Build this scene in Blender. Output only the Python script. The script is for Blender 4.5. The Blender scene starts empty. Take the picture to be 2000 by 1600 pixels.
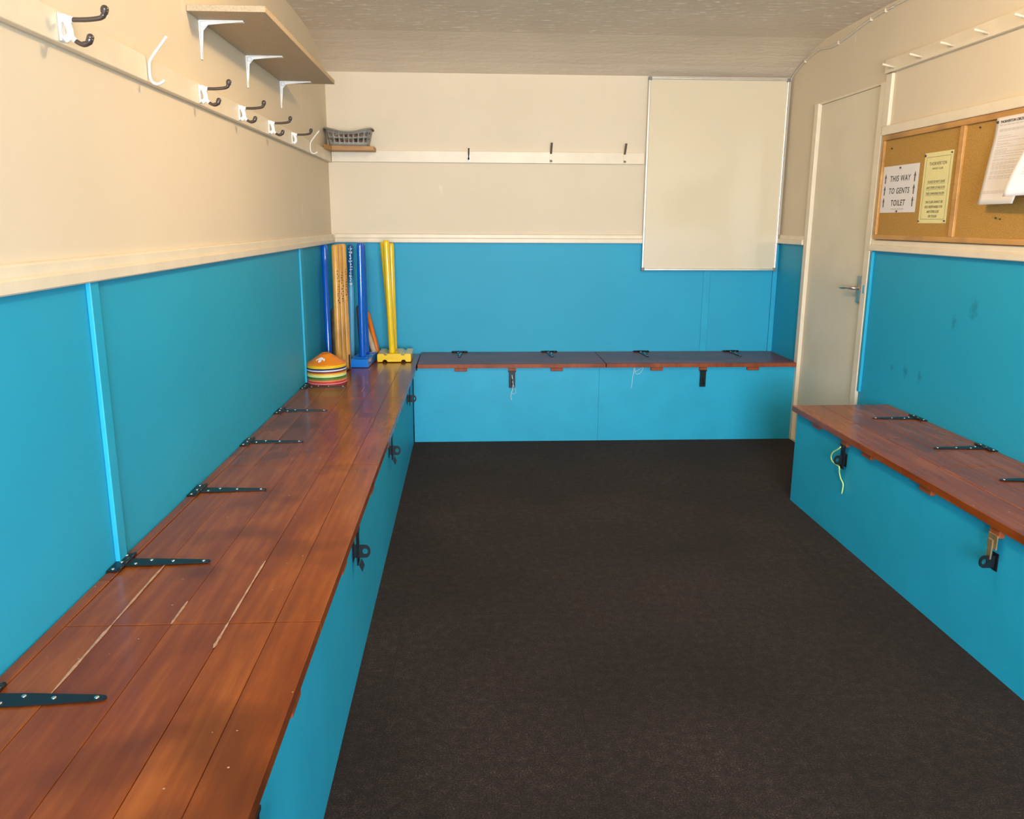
import bpy, bmesh, math, random
from mathutils import Vector, Matrix, noise
random.seed(7)
PI = math.pi
C = bpy.context.scene.collection
W = 2.677            # room width; x=0 left wall, y=0 far wall, z=0 floor
YF = -7.4            # wall behind the camera

# ------------------------------------------------------------------ camera
cam_d = bpy.data.cameras.new('camera'); cam = bpy.data.objects.new('camera', cam_d); C.objects.link(cam)
R_ = Vector((0.998553, -0.053546, 0.004947)); U_ = Vector((0.007129, 0.223007, 0.974791)); B_ = Vector((-0.053300, -0.973345, 0.223066))
M = Matrix((R_, U_, B_)).transposed().to_4x4(); M.translation = Vector((0.793376, -4.968692, 1.227191))
cam.matrix_world = M
cam_d.sensor_width = 36; cam_d.sensor_fit = 'HORIZONTAL'; cam_d.lens = 1602 / 2000 * 36
cam_d.clip_start = .02
bpy.context.scene.camera = cam

# ------------------------------------------------------------------ colour management, world, lights
sc = bpy.context.scene
sc.view_settings.view_transform = 'Standard'; sc.view_settings.look = 'None'
sc.view_settings.gamma = 1; sc.view_settings.use_curve_mapping = False
sc.view_settings.exposure = 0.09
wd = bpy.data.worlds.new('world'); sc.world = wd; wd.use_nodes = True
wd.node_tree.nodes['Background'].inputs[0].default_value = (.75, .87, 1, 1)
wd.node_tree.nodes['Background'].inputs[1].default_value = 1.0

def light(name, kind, loc, energy, col, **kw):
    d = bpy.data.lights.new(name, kind); d.energy = energy; d.color = col
    for k, v in kw.items(): setattr(d, k, v)
    o = bpy.data.objects.new(name, d); C.objects.link(o); o.location = loc
    return o
# daylight coming in through the window behind the camera
wl = light('window_daylight', 'AREA', (1.15, YF - .16, 1.15), 305, (.84, .92, 1.0), shape='RECTANGLE', size=1.5, size_y=1.7)
wl.rotation_euler = (PI / 2, 0, 0)      # faces +y, into the room
# the warm bulb under the ceiling
LAMP = Vector((1.32, -2.55, 2.085))
light('bulb_light', 'POINT', LAMP, 41, (1.0, .72, .41), shadow_soft_size=.055)

# ------------------------------------------------------------------ mesh helpers
def bx(bm, x0, x1, y0, y1, z0, z1, bev=0.0, seg=2):
    vs = [bm.verts.new(p) for p in ((x0,y0,z0),(x1,y0,z0),(x1,y1,z0),(x0,y1,z0),(x0,y0,z1),(x1,y0,z1),(x1,y1,z1),(x0,y1,z1))]
    fs = [bm.faces.new([vs[i] for i in f]) for f in ((0,3,2,1),(4,5,6,7),(0,1,5,4),(1,2,6,5),(2,3,7,6),(3,0,4,7))]
    if bev > 0:
        es = list({e for f in fs for e in f.edges})
        bmesh.ops.bevel(bm, geom=es, offset=bev, segments=seg, affect='EDGES', profile=.5)
    return bm
def box(*a, **k): return bx(bmesh.new(), *a, **k)
def prism(bm, pts, vec, smooth=False):
    """closed polygon pts (3d) pushed along vec"""
    vec = Vector(vec); a = [bm.verts.new(p) for p in pts]; b = [bm.verts.new(Vector(p) + vec) for p in pts]
    n = len(pts)
    bm.faces.new(a[::-1]); bm.faces.new(b)
    for i in range(n):
        f = bm.faces.new((a[i], a[(i+1) % n], b[(i+1) % n], b[i])); f.smooth = smooth
    return bm
def tube(bm, pts, rad, n=10, cap=True):
    pts = [Vector(p) for p in pts]; m = len(pts)
    rads = rad if isinstance(rad, (list, tuple)) else [rad] * m
    rings = []; prev = None
    for i, p in enumerate(pts):
        t = (pts[min(i+1, m-1)] - pts[max(i-1, 0)]).normalized()
        if prev is None:
            a = Vector((0,0,1)) if abs(t.z) < .9 else Vector((1,0,0))
            nrm = t.cross(a).normalized()
        else:
            nrm = (prev - t * prev.dot(t)).normalized()
        prev = nrm; bn = t.cross(nrm)
        rings.append([bm.verts.new(p + (nrm * math.cos(2*PI*k/n) + bn * math.sin(2*PI*k/n)) * rads[i]) for k in range(n)])
    for i in range(m - 1):
        for k in range(n):
            f = bm.faces.new((rings[i][k], rings[i][(k+1) % n], rings[i+1][(k+1) % n], rings[i+1][k])); f.smooth = True
    if cap:
        bm.faces.new(rings[0][::-1]); bm.faces.new(rings[-1])
    return bm
def smooth_path(pts, sub=5):
    pts = [Vector(p) for p in pts]; out = []
    for i in range(len(pts) - 1):
        p0 = pts[max(i-1, 0)]; p1 = pts[i]; p2 = pts[i+1]; p3 = pts[min(i+2, len(pts)-1)]
        for s in range(sub):
            t = s / sub
            out.append(.5 * ((2*p1) + (p2-p0)*t + (2*p0-5*p1+4*p2-p3)*t*t + (3*p1-p0-3*p2+p3)*t*t*t))
    out.append(pts[-1]); return out
def lathe(bm, prof, c=(0,0,0), n=32, axis='z', smooth=True):
    c = Vector(c); rings = []
    for r, h in prof:
        ring = []
        if r < 1e-6: r = 1e-5
        for k in range(n):
            a = 2*PI*k/n; q = (r*math.cos(a), r*math.sin(a), h)
            if axis == 'x': q = (h, q[0], q[1])
            if axis == 'y': q = (q[0], h, q[1])
            ring.append(bm.verts.new(c + Vector(q)))
        rings.append(ring)
    for i in range(len(rings)-1):
        for k in range(n):
            f = bm.faces.new((rings[i][k], rings[i][(k+1) % n], rings[i+1][(k+1) % n], rings[i+1][k])); f.smooth = smooth
    bmesh.ops.recalc_face_normals(bm, faces=bm.faces[:])
    return bm
def ball(bm, c, r, sc_=(1,1,1), n=12):
    g = bmesh.ops.create_uvsphere(bm, u_segments=n, v_segments=max(6, n*2//3), radius=r)
    for v in g['verts']:
        v.co = Vector((v.co.x*sc_[0], v.co.y*sc_[1], v.co.z*sc_[2])) + Vector(c)
        for f in v.link_faces: f.smooth = True
    return bm

# ------------------------------------------------------------------ object helpers
def origin(o):
    v = Vector((0,0,0))
    while o: v += o.location; o = o.parent
    return v
def obj(name, bm, m, parent=None, label=None, local=False):
    """link bm as ONE mesh object; bm is in world coordinates unless local=True"""
    bmesh.ops.recalc_face_normals(bm, faces=bm.faces[:])
    if parent is not None and not local:
        o_ = origin(parent)
        for v in bm.verts: v.co -= o_
    me = bpy.data.meshes.new(name); bm.to_mesh(me); bm.free()
    me.materials.append(m)
    o = bpy.data.objects.new(name, me); C.objects.link(o)
    if parent is not None: o.parent = parent
    if label: o['label'] = label
    return o
def thing(name, label, cat, loc=(0,0,0), group=None):
    o = bpy.data.objects.new(name, None); o.empty_display_size = .05; C.objects.link(o)
    o.location = loc; o['label'] = label; o['category'] = cat
    if group: o['group'] = group
    return o
def tag(o, label, cat, group=None):
    o['label'] = label; o['category'] = cat
    if group: o['group'] = group
    return o
def struct(name, bm, m):
    o = obj(name, bm, m); o['kind'] = 'structure'; return o
def recenter(o):
    """move a single-mesh thing's origin to the bottom centre of its box"""
    me = o.data; xs = [v.co.copy() for v in me.vertices]
    c = Vector(((min(v.x for v in xs)+max(v.x for v in xs))/2, (min(v.y for v in xs)+max(v.y for v in xs))/2, min(v.z for v in xs)))
    for v in me.vertices: v.co -= c
    o.location = c; return o
def copy_tree(o, parent=None):
    c = o.copy(); C.objects.link(c)
    if parent is not None: c.parent = parent
    for ch in [x for x in bpy.data.objects if x.parent == o]: copy_tree(ch, c)
    return c

# ------------------------------------------------------------------ materials
def nt(name):
    m = bpy.data.materials.new(name); m.use_nodes = True; t = m.node_tree
    return m, t, t.nodes['Principled BSDF']
def N(t, kind, **kw):
    n = t.nodes.new(kind)
    for k, v in kw.items(): setattr(n, k, v)
    return n
def setin(n, **kw):
    for k, v in kw.items(): n.inputs[k.replace('_', ' ')].default_value = v
def ramp(t, fac, stops):
    r = N(t, 'ShaderNodeValToRGB'); e = r.color_ramp.elements
    while len(e) < len(stops): e.new(.5)
    for i, (p, c) in enumerate(stops): e[i].position = p; e[i].color = (*c, 1) if len(c) == 3 else c
    t.links.new(fac, r.inputs[0]); return r.outputs[0]
def noise_n(t, vec, scale, detail=3, rough=.55):
    n = N(t, 'ShaderNodeTexNoise'); n.inputs['Scale'].default_value = scale
    n.inputs['Detail'].default_value = detail; n.inputs['Roughness'].default_value = rough
    if vec: t.links.new(vec, n.inputs['Vector'])
    return n.outputs['Fac']
def mapping(t, src, scale=(1,1,1)):
    mp = N(t, 'ShaderNodeMapping'); mp.inputs['Scale'].default_value = scale; t.links.new(src, mp.inputs['Vector']); return mp.outputs[0]
def mixc(t, fac, a, b, mode='MIX'):
    m = N(t, 'ShaderNodeMix', data_type='RGBA', blend_type=mode)
    for s, i in ((fac, 0), (a, 6), (b, 7)):
        if hasattr(s, 'is_output'): t.links.new(s, m.inputs[i])
        elif i == 0: m.inputs[0].default_value = s
        else: m.inputs[i].default_value = (*s, 1)
    return m.outputs[2]
def bump(t, b, h, strength, dist=.002):
    n = N(t, 'ShaderNodeBump'); n.inputs['Strength'].default_value = strength; n.inputs['Distance'].default_value = dist
    t.links.new(h, n.inputs['Height']); t.links.new(n.outputs[0], b.inputs['Normal'])
def mathn(t, op, a, b=0.0, clamp=False):
    n = N(t, 'ShaderNodeMath', operation=op); n.use_clamp = clamp
    for i, s in enumerate((a, b)):
        if hasattr(s, 'is_output'): t.links.new(s, n.inputs[i])
        else: n.inputs[i].default_value = s
    return n.outputs[0]
def plain(name, col, rough=.5, metal=0.0, coat=0.0, var=.06, vs=30.0, bmp=0.0, spec=.5):
    m, t, b = nt(name); b.inputs['Specular IOR Level'].default_value = spec
    g = N(t, 'ShaderNodeTexCoord').outputs['Object']
    f = noise_n(t, g, vs)
    d = tuple(c * (1 - var) for c in col); l = tuple(min(1, c * (1 + var)) for c in col)
    t.links.new(ramp(t, f, [(.3, d), (.7, l)]), b.inputs['Base Color'])
    setin(b, Roughness=rough, Metallic=metal); b.inputs['Coat Weight'].default_value = coat; b.inputs['Coat Roughness'].default_value = .1
    if bmp: bump(t, b, noise_n(t, g, vs*3), bmp, .001)
    return m

CREAM = (.76, .650, .490)
BLUE = (.020, .375, .590)
def wall_material(name, marks=()):
    """cream emulsion above the dado rail, blue satin paint below it"""
    m, t, b = nt(name)
    pos = N(t, 'ShaderNodeNewGeometry').outputs['Position']
    sep = N(t, 'ShaderNodeSeparateXYZ'); t.links.new(pos, sep.inputs[0])
    up = mathn(t, 'GREATER_THAN', sep.outputs[2], 1.112)
    n1 = noise_n(t, pos, 1.7, 4); n2 = noise_n(t, mapping(t, pos, (9, 9, 2.5)), 1.0, 3)
    cream = ramp(t, n1, [(.3, (.725,.615,.46)), (.7, CREAM)])
    cream = mixc(t, mathn(t, 'MULTIPLY', mathn(t, 'GREATER_THAN', n2, .70), .35), cream, (.86, .79, .66))
    blue = ramp(t, n1, [(.3, (.018,.345,.550)), (.7, BLUE)])
    for (ax, y, z, r, k) in marks:
        c = N(t, 'ShaderNodeCombineXYZ'); c.inputs[0].default_value = W if ax == 'x' else 0
        c.inputs[1].default_value = y; c.inputs[2].default_value = z
        v = N(t, 'ShaderNodeVectorMath', operation='SUBTRACT'); t.links.new(pos, v.inputs[0]); t.links.new(c.outputs[0], v.inputs[1])
        mp = mapping(t, v.outputs[0], (1, 1, k)); L = N(t, 'ShaderNodeVectorMath', operation='LENGTH'); t.links.new(mp, L.inputs[0])
        d = mathn(t, 'ADD', L.outputs['Value'], mathn(t, 'MULTIPLY', mathn(t, 'SUBTRACT', noise_n(t, pos, 60, 3), .5), r*2.2))
        f = ramp(t, d, [(r*.45, (1,1,1)), (min(.99, r*1.2), (0,0,0))])
        blue = mixc(t, mathn(t, 'MULTIPLY', f, .7), blue, (.008, .22, .36))
    t.links.new(mixc(t, up, blue, cream), b.inputs['Base Color'])
    t.links.new(ramp(t, up, [(0, (.52,)*3), (1, (.62,)*3)]), b.inputs['Roughness']); b.inputs['Specular IOR Level'].default_value = .32
    bump(t, b, noise_n(t, pos, 14, 6, .7), .10, .004)
    return m
MW = wall_material('painted_wall')
MWR = wall_material('painted_wall_marked', [('x', -1.465, .606, .014, .8), ('x', -1.578, .606, .018, .7), ('x', -1.694, .602, .017, .6), ('x', -1.888, .853, .017, .6), ('x', -2.003, .918, .024, .6)])
MTRIM = plain('cream_gloss_paint', (.80,.69,.52), .38, var=.05, vs=9, bmp=.15)
MDOOR = plain('door_paint', (.78,.68,.51), .42, var=.05, vs=4, bmp=.1)
MBLUE = plain('blue_gloss_paint', (.017,.370,.580), .45, spec=.35, var=.05, vs=6, bmp=.12)
MWHITE = plain('white_enamel', (.86,.84,.80), .28)
def ceiling_material():
    m, t, b = nt('artex_ceiling')
    pos = N(t, 'ShaderNodeNewGeometry').outputs['Position']
    st = mapping(t, pos, (3.2, 9.0, 1))
    n = noise_n(t, st, 4.2, 6, .72); n2 = noise_n(t, mapping(t, pos, (1, 1, 0)), .9, 2)
    fl = mathn(t, 'MULTIPLY', mathn(t, 'GREATER_THAN', n, .585), mathn(t, 'GREATER_THAN', n2, .46))  # pale flecks: shiny highlights of the trowelled artex, put into the colour
    sep = N(t, 'ShaderNodeSeparateXYZ'); t.links.new(pos, sep.inputs[0])
    flat = mathn(t, 'LESS_THAN', sep.outputs[1], -.47)
    fl = mathn(t, 'MULTIPLY', fl, mathn(t, 'ADD', mathn(t, 'MULTIPLY', flat, .75), .08))
    base = ramp(t, noise_n(t, pos, 2.2, 4), [(.3, (.73,.61,.475)), (.7, (.82,.695,.54))])
    t.links.new(mixc(t, fl, base, (1.0, .93, .82)), b.inputs['Base Color']); t.links.new(ramp(t, fl, [(0, (.6,)*3), (1, (.3,)*3)]), b.inputs['Roughness'])
    bump(t, b, n, .55, .012)
    return m
MCEIL = ceiling_material()
def carpet_material():
    m, t, b = nt('carpet')
    pos = N(t, 'ShaderNodeNewGeometry').outputs['Position']
    a = noise_n(t, pos, 240, 3, .8); c = noise_n(t, pos, 1.6, 3); e = noise_n(t, pos, 38, 4, .7)
    k = mathn(t, 'ADD', mathn(t, 'MULTIPLY', a, .62), mathn(t, 'ADD', mathn(t, 'MULTIPLY', e, .24), mathn(t, 'MULTIPLY', c, .14)))
    col = ramp(t, k, [(.36, (.005,.0032,.0026)), (.49, (.016,.010,.0078)), (.58, (.044,.029,.022)), (.70, (.19,.135,.10))])
    sep = N(t, 'ShaderNodeSeparateXYZ'); t.links.new(pos, sep.inputs[0])
    seam = None
    for ax, off in ((0, .17), (1, .30)):
        s = mathn(t, 'LESS_THAN', mathn(t, 'ABSOLUTE', mathn(t, 'SUBTRACT', mathn(t, 'MODULO', mathn(t, 'ADD', sep.outputs[ax], 50 + off), .5), .25)), .0016)
        seam = s if seam is None else mathn(t, 'MAXIMUM', seam, s)
    col = mixc(t, mathn(t, 'MULTIPLY', seam, .55), col, (.008, .007, .007))
    t.links.new(col, b.inputs['Base Color']); setin(b, Roughness=.95); b.inputs['Specular IOR Level'].default_value = .12
    b.inputs['Sheen Weight'].default_value = .05
    bump(t, b, a, .8, .004)
    return m
MCARPET = carpet_material()
def wood_material(name, dark, mid, light_, axis='y', rough=.24, coat=.55, specks=True, big=1.0):
    m, t, b = nt(name)
    pos = N(t, 'ShaderNodeNewGeometry').outputs['Position']
    isl = N(t, 'ShaderNodeNewGeometry').outputs['Random Per Island']
    off = N(t, 'ShaderNodeCombineXYZ')
    for i in range(3): t.links.new(mathn(t, 'MULTIPLY', isl, 7.3 + i*3.1), off.inputs[i])
    va = N(t, 'ShaderNodeVectorMath', operation='ADD'); t.links.new(pos, va.inputs[0]); t.links.new(off.outputs[0], va.inputs[1])
    s = {'x': (1.3, 22, 22), 'y': (22, 1.3, 22), 'z': (22, 22, 1.3)}[axis]
    grain = noise_n(t, mapping(t, va.outputs[0], s), 2.2, 7, .62)
    soft = noise_n(t, mapping(t, va.outputs[0], {'x': (1, 3, 3), 'y': (3, 1, 3), 'z': (3, 3, 1)}[axis]), 2.0 * big, 4, .6)
    g = mathn(t, 'ADD', mathn(t, 'MULTIPLY', grain, .50), mathn(t, 'MULTIPLY', soft, .50))
    g = mathn(t, 'ADD', g, mathn(t, 'MULTIPLY', mathn(t, 'SUBTRACT', isl, .5), .07))
    col = ramp(t, g, [(.30, dark), (.50, mid), (.72, light_)])
    blot = ramp(t, noise_n(t, pos, 5.0, 2, .5), [(.54, (0,0,0)), (.74, (1,1,1))])
    col = mixc(t, mathn(t, 'MULTIPLY', blot, .6), col, tuple(c * .45 for c in dark))
    if specks:
        v = N(t, 'ShaderNodeTexVoronoi'); v.inputs['Scale'].default_value = 26; t.links.new(pos, v.inputs['Vector'])
        sp = mathn(t, 'LESS_THAN', v.outputs['Distance'], .046)
        sp = mathn(t, 'MULTIPLY', sp, mathn(t, 'GREATER_THAN', noise_n(t, pos, 3.4, 3), .46))
        col = mixc(t, mathn(t, 'MULTIPLY', sp, .8), col, (.62, .40, .26))
    t.links.new(col, b.inputs['Base Color'])
    b.inputs['Roughness'].default_value = rough
    b.inputs['Specular IOR Level'].default_value = .24; b.inputs['Coat Weight'].default_value = coat * .5; b.inputs['Coat Roughness'].default_value = .10
    bump(t, b, grain, .12, .002)
    return m
MWOOD = wood_material('varnished_bench_wood', (.150,.028,.0065), (.245,.054,.009), (.39,.105,.015), 'y', rough=.25, coat=.25)
MWOODX = wood_material('varnished_bench_wood_cross', (.115,.020,.010), (.175,.034,.014), (.26,.058,.020), 'x', rough=.30, coat=.0)
MEDGE = wood_material('cleat_wood', (.16,.035,.014), (.27,.065,.022), (.40,.11,.035), 'z', rough=.4, coat=.2, specks=False)
MFILL = plain('pale_wood_filler', (.50,.29,.18), .55, var=.25, vs=60)
MCHIP = plain('chipboard', (.50,.38,.235), .6, var=.12, vs=160)
MOAK = wood_material('oak_frame', (.42,.20,.055), (.56,.29,.085), (.68,.38,.13), 'y', rough=.4, coat=.15, specks=False)
MPINE = wood_material('pine_shelf', (.26,.12,.035), (.40,.20,.06), (.52,.28,.09), 'x', rough=.5, coat=.1, specks=False)
MSTUMP = wood_material('stump_ash', (.48,.21,.040), (.64,.32,.065), (.76,.44,.115), 'z', rough=.3, coat=.5, specks=False)
def cork_material():
    m, t, b = nt('cork')
    pos = N(t, 'ShaderNodeNewGeometry').outputs['Position']
    t.links.new(ramp(t, noise_n(t, pos, 260, 3, .8), [(.3, (.28,.145,.025)), (.5, (.46,.25,.050)), (.72, (.62,.37,.10))]), b.inputs['Base Color'])
    setin(b, Roughness=.85); bump(t, b, noise_n(t, pos, 260, 2), .3, .002); return m
MCORK = cork_material()
MBLACK = plain('black_japanned_steel', (.012,.016,.020), .32, metal=.3)
MBRASS = plain('dull_brass_plate', (.42,.30,.15), .45, metal=.7, var=.25)
MNICKEL = plain('nickel_screw', (.75,.72,.66), .25, metal=1.0)
MALU = plain('aluminium', (.72,.71,.66), .3, metal=.85)
MGREYP = plain('grey_plastic', (.20,.20,.18), .4)
MBOARD = plain('whiteboard_surface', (.74,.635,.455), .16, var=.02, vs=1.5, coat=.3)
MPAPER = plain('white_paper', (.80,.75,.73), .7, var=.02)
MPAPERY = plain('yellow_paper', (.80,.72,.34), .7, var=.03)
MINK = plain('black_ink', (.035,.03,.028), .6)
MINKG = plain('grey_print', (.42,.37,.33), .7)
MHOOKD = plain('brown_hook_tips', (.055,.038,.030), .3, var=.15, coat=.4)
MSTEEL = plain('painted_wire', (.74,.70,.64), .3)
MHANDLE = plain('satin_handle', (.50,.44,.37), .3, metal=.8)
MPB = plain('blue_plastic', (.002,.110,.56), .16, coat=.5, var=.05)
MPB2 = plain('bright_blue_plastic', (.006,.19,.74), .25, coat=.3, var=.05)
def two_tone_material():
    m, t, b = nt('two_tone_blue_plastic'); pos = N(t, 'ShaderNodeNewGeometry').outputs['Position']
    sep = N(t, 'ShaderNodeSeparateXYZ'); t.links.new(pos, sep.inputs[0])
    t.links.new(ramp(t, mathn(t, 'SUBTRACT', sep.outputs[2], .4), [(.44, (.13,.48,.78)), (.53, (.008,.10,.30))]), b.inputs['Base Color'])
    setin(b, Roughness=.22); return m
MLB = two_tone_material()
MYEL = plain('yellow_plastic', (.90,.60,.012), .20, coat=.4, var=.01, vs=6)
MORA = plain('orange_plastic', (.80,.19,.012), .3)
MBASK = plain('grey_basket_plastic', (.25,.235,.20), .42)
MDARKWOOD = plain('dark_old_wood', (.13,.075,.045), .5, var=.4, vs=25)
MPALEWOOD = plain('pale_willow', (.56,.42,.26), .5, var=.15, vs=18)
MCORD = plain('yellow_green_cord', (.62,.80,.24), .6, var=.1)
MSTRING = plain('pale_string', (.62,.80,.82), .7, var=.1)
MCABLE = plain('painted_cable', (.72,.66,.57), .4)

# ------------------------------------------------------------------ room shell
struct('floor', box(-.1, W+.1, YF-.1, .1, -.1, 0), MCARPET)
struct('wall_left', box(-.1, 0, YF-.1, .1, 0, 2.3), MW)
struct('wall_back', box(0, W, 0, .1, 0, 2.3), MW)
DY0, DY1, DZ = -1.128, -.452, 1.842      # door opening
bm = box(W, W+.1, DY1, .1, 0, 2.3); bx(bm, W, W+.1, DY0, DY1, DZ, 2.3); bx(bm, W, W+.1, YF-.1, DY0, 0, 2.3)
struct('wall_right', bm, MWR)
bm = bmesh.new()                                       # front wall (behind the camera) with the window opening
for a in ((0,.35,0,2.3), (1.95,W,0,2.3), (.35,1.95,0,.25), (.35,1.95,2.05,2.3)): bx(bm, a[0], a[1], YF-.1, YF, a[2], a[3])
struct('wall_front', bm, MW)
bm = bmesh.new()
for a in ((.35,.40,.25,2.05), (1.90,1.95,.25,2.05), (1.12,1.18,.25,2.05), (.35,1.95,.25,.30), (.35,1.95,2.0,2.05)): bx(bm, a[0], a[1], YF-.08, YF-.03, a[2], a[3])
struct('window_1', bm, MTRIM)
# ceiling: coved down to the far wall
prof = [(0,2.047), (-.10,2.088), (-.22,2.125), (-.34,2.151), (-.46,2.170), (-.62,2.175), (-.90,2.179), (YF,2.181)]
poly = [(0, y, z) for y, z in prof] + [(0, YF, 2.29), (0, 0, 2.29)]
struct('ceiling', prism(bmesh.new(), poly, (W, 0, 0)), MCEIL)

def dado(pts, vec):            # pts: cross-section
    return prism(bmesh.new(), pts, vec)
sec = [(0,1.101), (.020,1.101), (.023,1.104), (.023,1.124), (.020,1.127), (.013,1.130), (.013,1.147), (.010,1.151), (0,1.153)]
struct('trim_1', prism(bmesh.new(), [(d, YF, z) for d, z in sec], (0, -YF, 0)), MTRIM)                     # left dado rail
struct('trim_2', prism(bmesh.new(), [(.023, -d, z+.004) for d, z in sec], (W-.046, 0, 0)), MTRIM)                # far dado rail
struct('trim_3', prism(bmesh.new(), [(W-d, -.400, z+.008) for d, z in sec], (0, .400, 0)), MTRIM)              # right, beyond the door
struct('trim_4', prism(bmesh.new(), [(W-d, YF, z+.004) for d, z in sec], (0, -1.186-YF, 0)), MTRIM)            # right, near side
# blue cover battens over the panel joints
def batten(n, x0, x1, y0, y1, z0=.45, z1=1.101): struct('trim_%d' % n, box(x0, x1, y0, y1, z0, z1, bev=.002), MBLUE)
batten(5, 0, .011, -3.205, -3.165, .466)
batten(6, 0, .010, -.990, -.925, .456)
batten(7, 0, .010, -.020, 0)
batten(8, 2.225, 2.268, -.006, 0)
batten(9, 2.650, W, -.014, 0)
batten(10, W-.013, W, -1.206, -1.187, .44)
# cream upright and horizontal boards around the noticeboard
struct('trim_11', box(W-.016, W, -1.228, -1.176, 1.652, 1.874, bev=.003), MTRIM)
struct('trim_12', box(W-.020, W, YF, -1.190, 1.612, 1.652, bev=.004), MTRIM)

# ------------------------------------------------------------------ door
d1 = obj('door_1', box(W+.006, W+.045, DY0+.0015, DY1-.002, .012, DZ-.002), MDOOR); d1['kind'] = 'structure'
bm = bmesh.new()
bx(bm, W-.014, W+.10, DY0-.050, DY0+.0008, 0, DZ+.006, bev=.003)
bx(bm, W-.014, W+.10, DY1-.0012, DY1+.046, 0, DZ+.006, bev=.003)
bx(bm, W-.002, W+.10, DY0, DY1, DZ-.0008, DZ+.010); bx(bm, W+.046, W+.10, DY0-.01, DY1+.01, 0, DZ)
obj('door_frame', bm, MTRIM, d1)
obj('door_sill', box(W-.010, W+.055, DY0, DY1+.046, 0, .010), MTRIM, d1)
hp = obj('handle_plate', box(W-.006, W+.006, -1.104, -1.066, .855, .985, bev=.003), MHANDLE, d1)
bm = tube(bmesh.new(), smooth_path([(W+.004, -1.085, .925), (W-.020, -1.085, .925), (W-.036, -1.078, .925), (W-.038, -1.05, .925)], 4), .0085, 12)
tube(bm, smooth_path([(W-.038, -1.055, .925), (W-.038, -1.02, .925), (W-.037, -.985, .922), (W-.034, -.955, .921)], 4), [.0085]*4+[.0105]*5+[.010]*3+[.006], 12)
obj('handle_lever', bm, MHANDLE, d1)
obj('strike_plate', box(W-.0150, W-.014, -1.168, -1.150, .905, .945), MNICKEL, d1)

# ------------------------------------------------------------------ benches
def zdrop(bm, y_ref=-3.3, k=.0105, zt=.477):
    for v in bm.verts:
        v.co.z -= k * max(0, v.co.y - y_ref) * v.co.z / zt
    return bm
def zt_left(y): return .477 - .0105 * max(0, y + 3.3)

# T-hinge prototype: strap along +x from the knuckle at x=0, cross plate behind it (x<0)
def make_hinge(parent):
    bm = bmesh.new()
    prism(bm, [(.004,-.019,0), (.06,-.017,0), (.168,-.008,0), (.180,-.006,0), (.184,0,0), (.180,.006,0), (.168,.008,0), (.06,.017,0), (.004,.019,0)], (0,0,.0025))
    bx(bm, -.026, -.003, -.050, .050, 0, .0025, bev=.0006, seg=1)
    tube(bm, [(0,-.046,.003), (0,-.020,.003)], .0042, 8); tube(bm, [(0,-.019,.003), (0,.019,.003)], .0045, 8); tube(bm, [(0,.020,.003), (0,.046,.003)], .0042, 8)
    h = obj('hinge', bm, MBLACK, parent, local=True)
    for (x, y) in ((.022,-.010), (.050,.009), (.100,.002), (.168,0), (-.016,-.038), (-.012,0), (-.016,.038)):
        s = lathe(bmesh.new(), [(.0042,0), (.0042,.0008), (.003,.0016), (0,.0019)], (x, y, .0025), 12)
        obj('screw', s, MNICKEL, h, local=True)
    return h
# hasp prototype: on the panel face, local +x out of the panel, z up, origin at the panel under the cleat
def make_hasp(parent, m=None, lifted=False, toggle=False):
    bm = bmesh.new(); mm = m or MBLACK
    if not lifted:
        bx(bm, .012, .016, -.017, .017, -.085, .012, bev=.0015, seg=1)
        bx(bm, .010, .018, -.021, .021, .004, .012, bev=.001, seg=1)
    else:
        bx(bm, .014, .018, -.020, .020, -.030, .012, bev=.001, seg=1)
        bx(bm, .017, .021, -.014, .006, -.062, -.004, bev=.001, seg=1)
    h = obj('hasp', bm, mm, parent, local=True)
    # staple: flat D with a round eye standing out from the panel
    zc = -.050 if not lifted else -.070
    bm = bmesh.new(); n = 20; outer = []; inner = []
    for k in range(n):
        a = 2*PI*k/n; c, s = math.cos(a), math.sin(a)
        ox = .034 + .013*c if c > -.2 else .003; oz = .018*s if c > -.2 else .018*(1 if s > 0 else -1)
        if c <= -.2: oz = .018 * max(-1, min(1, s*1.8))
        outer.append((ox, oz)); inner.append((.033 + .0075*c, .0085*s))
    for y in (-.0022, .0022):
        vo = [bm.verts.new((p[0], y, zc + p[1])) for p in outer]; vi = [bm.verts.new((p[0], y, zc + p[1])) for p in inner]
        for k in range(n): bm.faces.new((vo[k], vo[(k+1)%n], vi[(k+1)%n], vi[k]))
        if y < 0: a0, b0 = vo, vi
    for k in range(n):
        bm.faces.new((a0[k], a0[(k+1)%n], vo[(k+1)%n], vo[k])); bm.faces.new((b0[k], b0[(k+1)%n], vi[(k+1)%n], vi[k]))
    bx(bm, 0, .003, -.013, .013, zc-.026, zc+.026, bev=.0008, seg=1)
    obj('staple', bm, MBLACK, h, local=True)
    if toggle:
        bm = prism(bmesh.new(), [(.022,-.001,zc-.022), (.030,-.001,zc-.040), (.024,-.001,zc-.060), (.015,-.001,zc-.040)], (0,.006,0))
        obj('toggle', bm, MBLACK, h, local=True)
    return h

def seam_planks(bm, edges, lo, hi, z0, z1, axis, gap=.0005, bev=.0010):
    for a, b in zip(edges[:-1], edges[1:]):
        j = random.uniform(-.0004, .0004)
        if axis == 'y': bx(bm, a+gap, b-gap, lo, hi, z0, z1+j, bev=bev, seg=1)
        else: bx(bm, lo, hi, a+gap, b-gap, z0, z1+j, bev=bev, seg=1)
    return bm
def refine_y(bm, step=.25):
    pass

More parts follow.
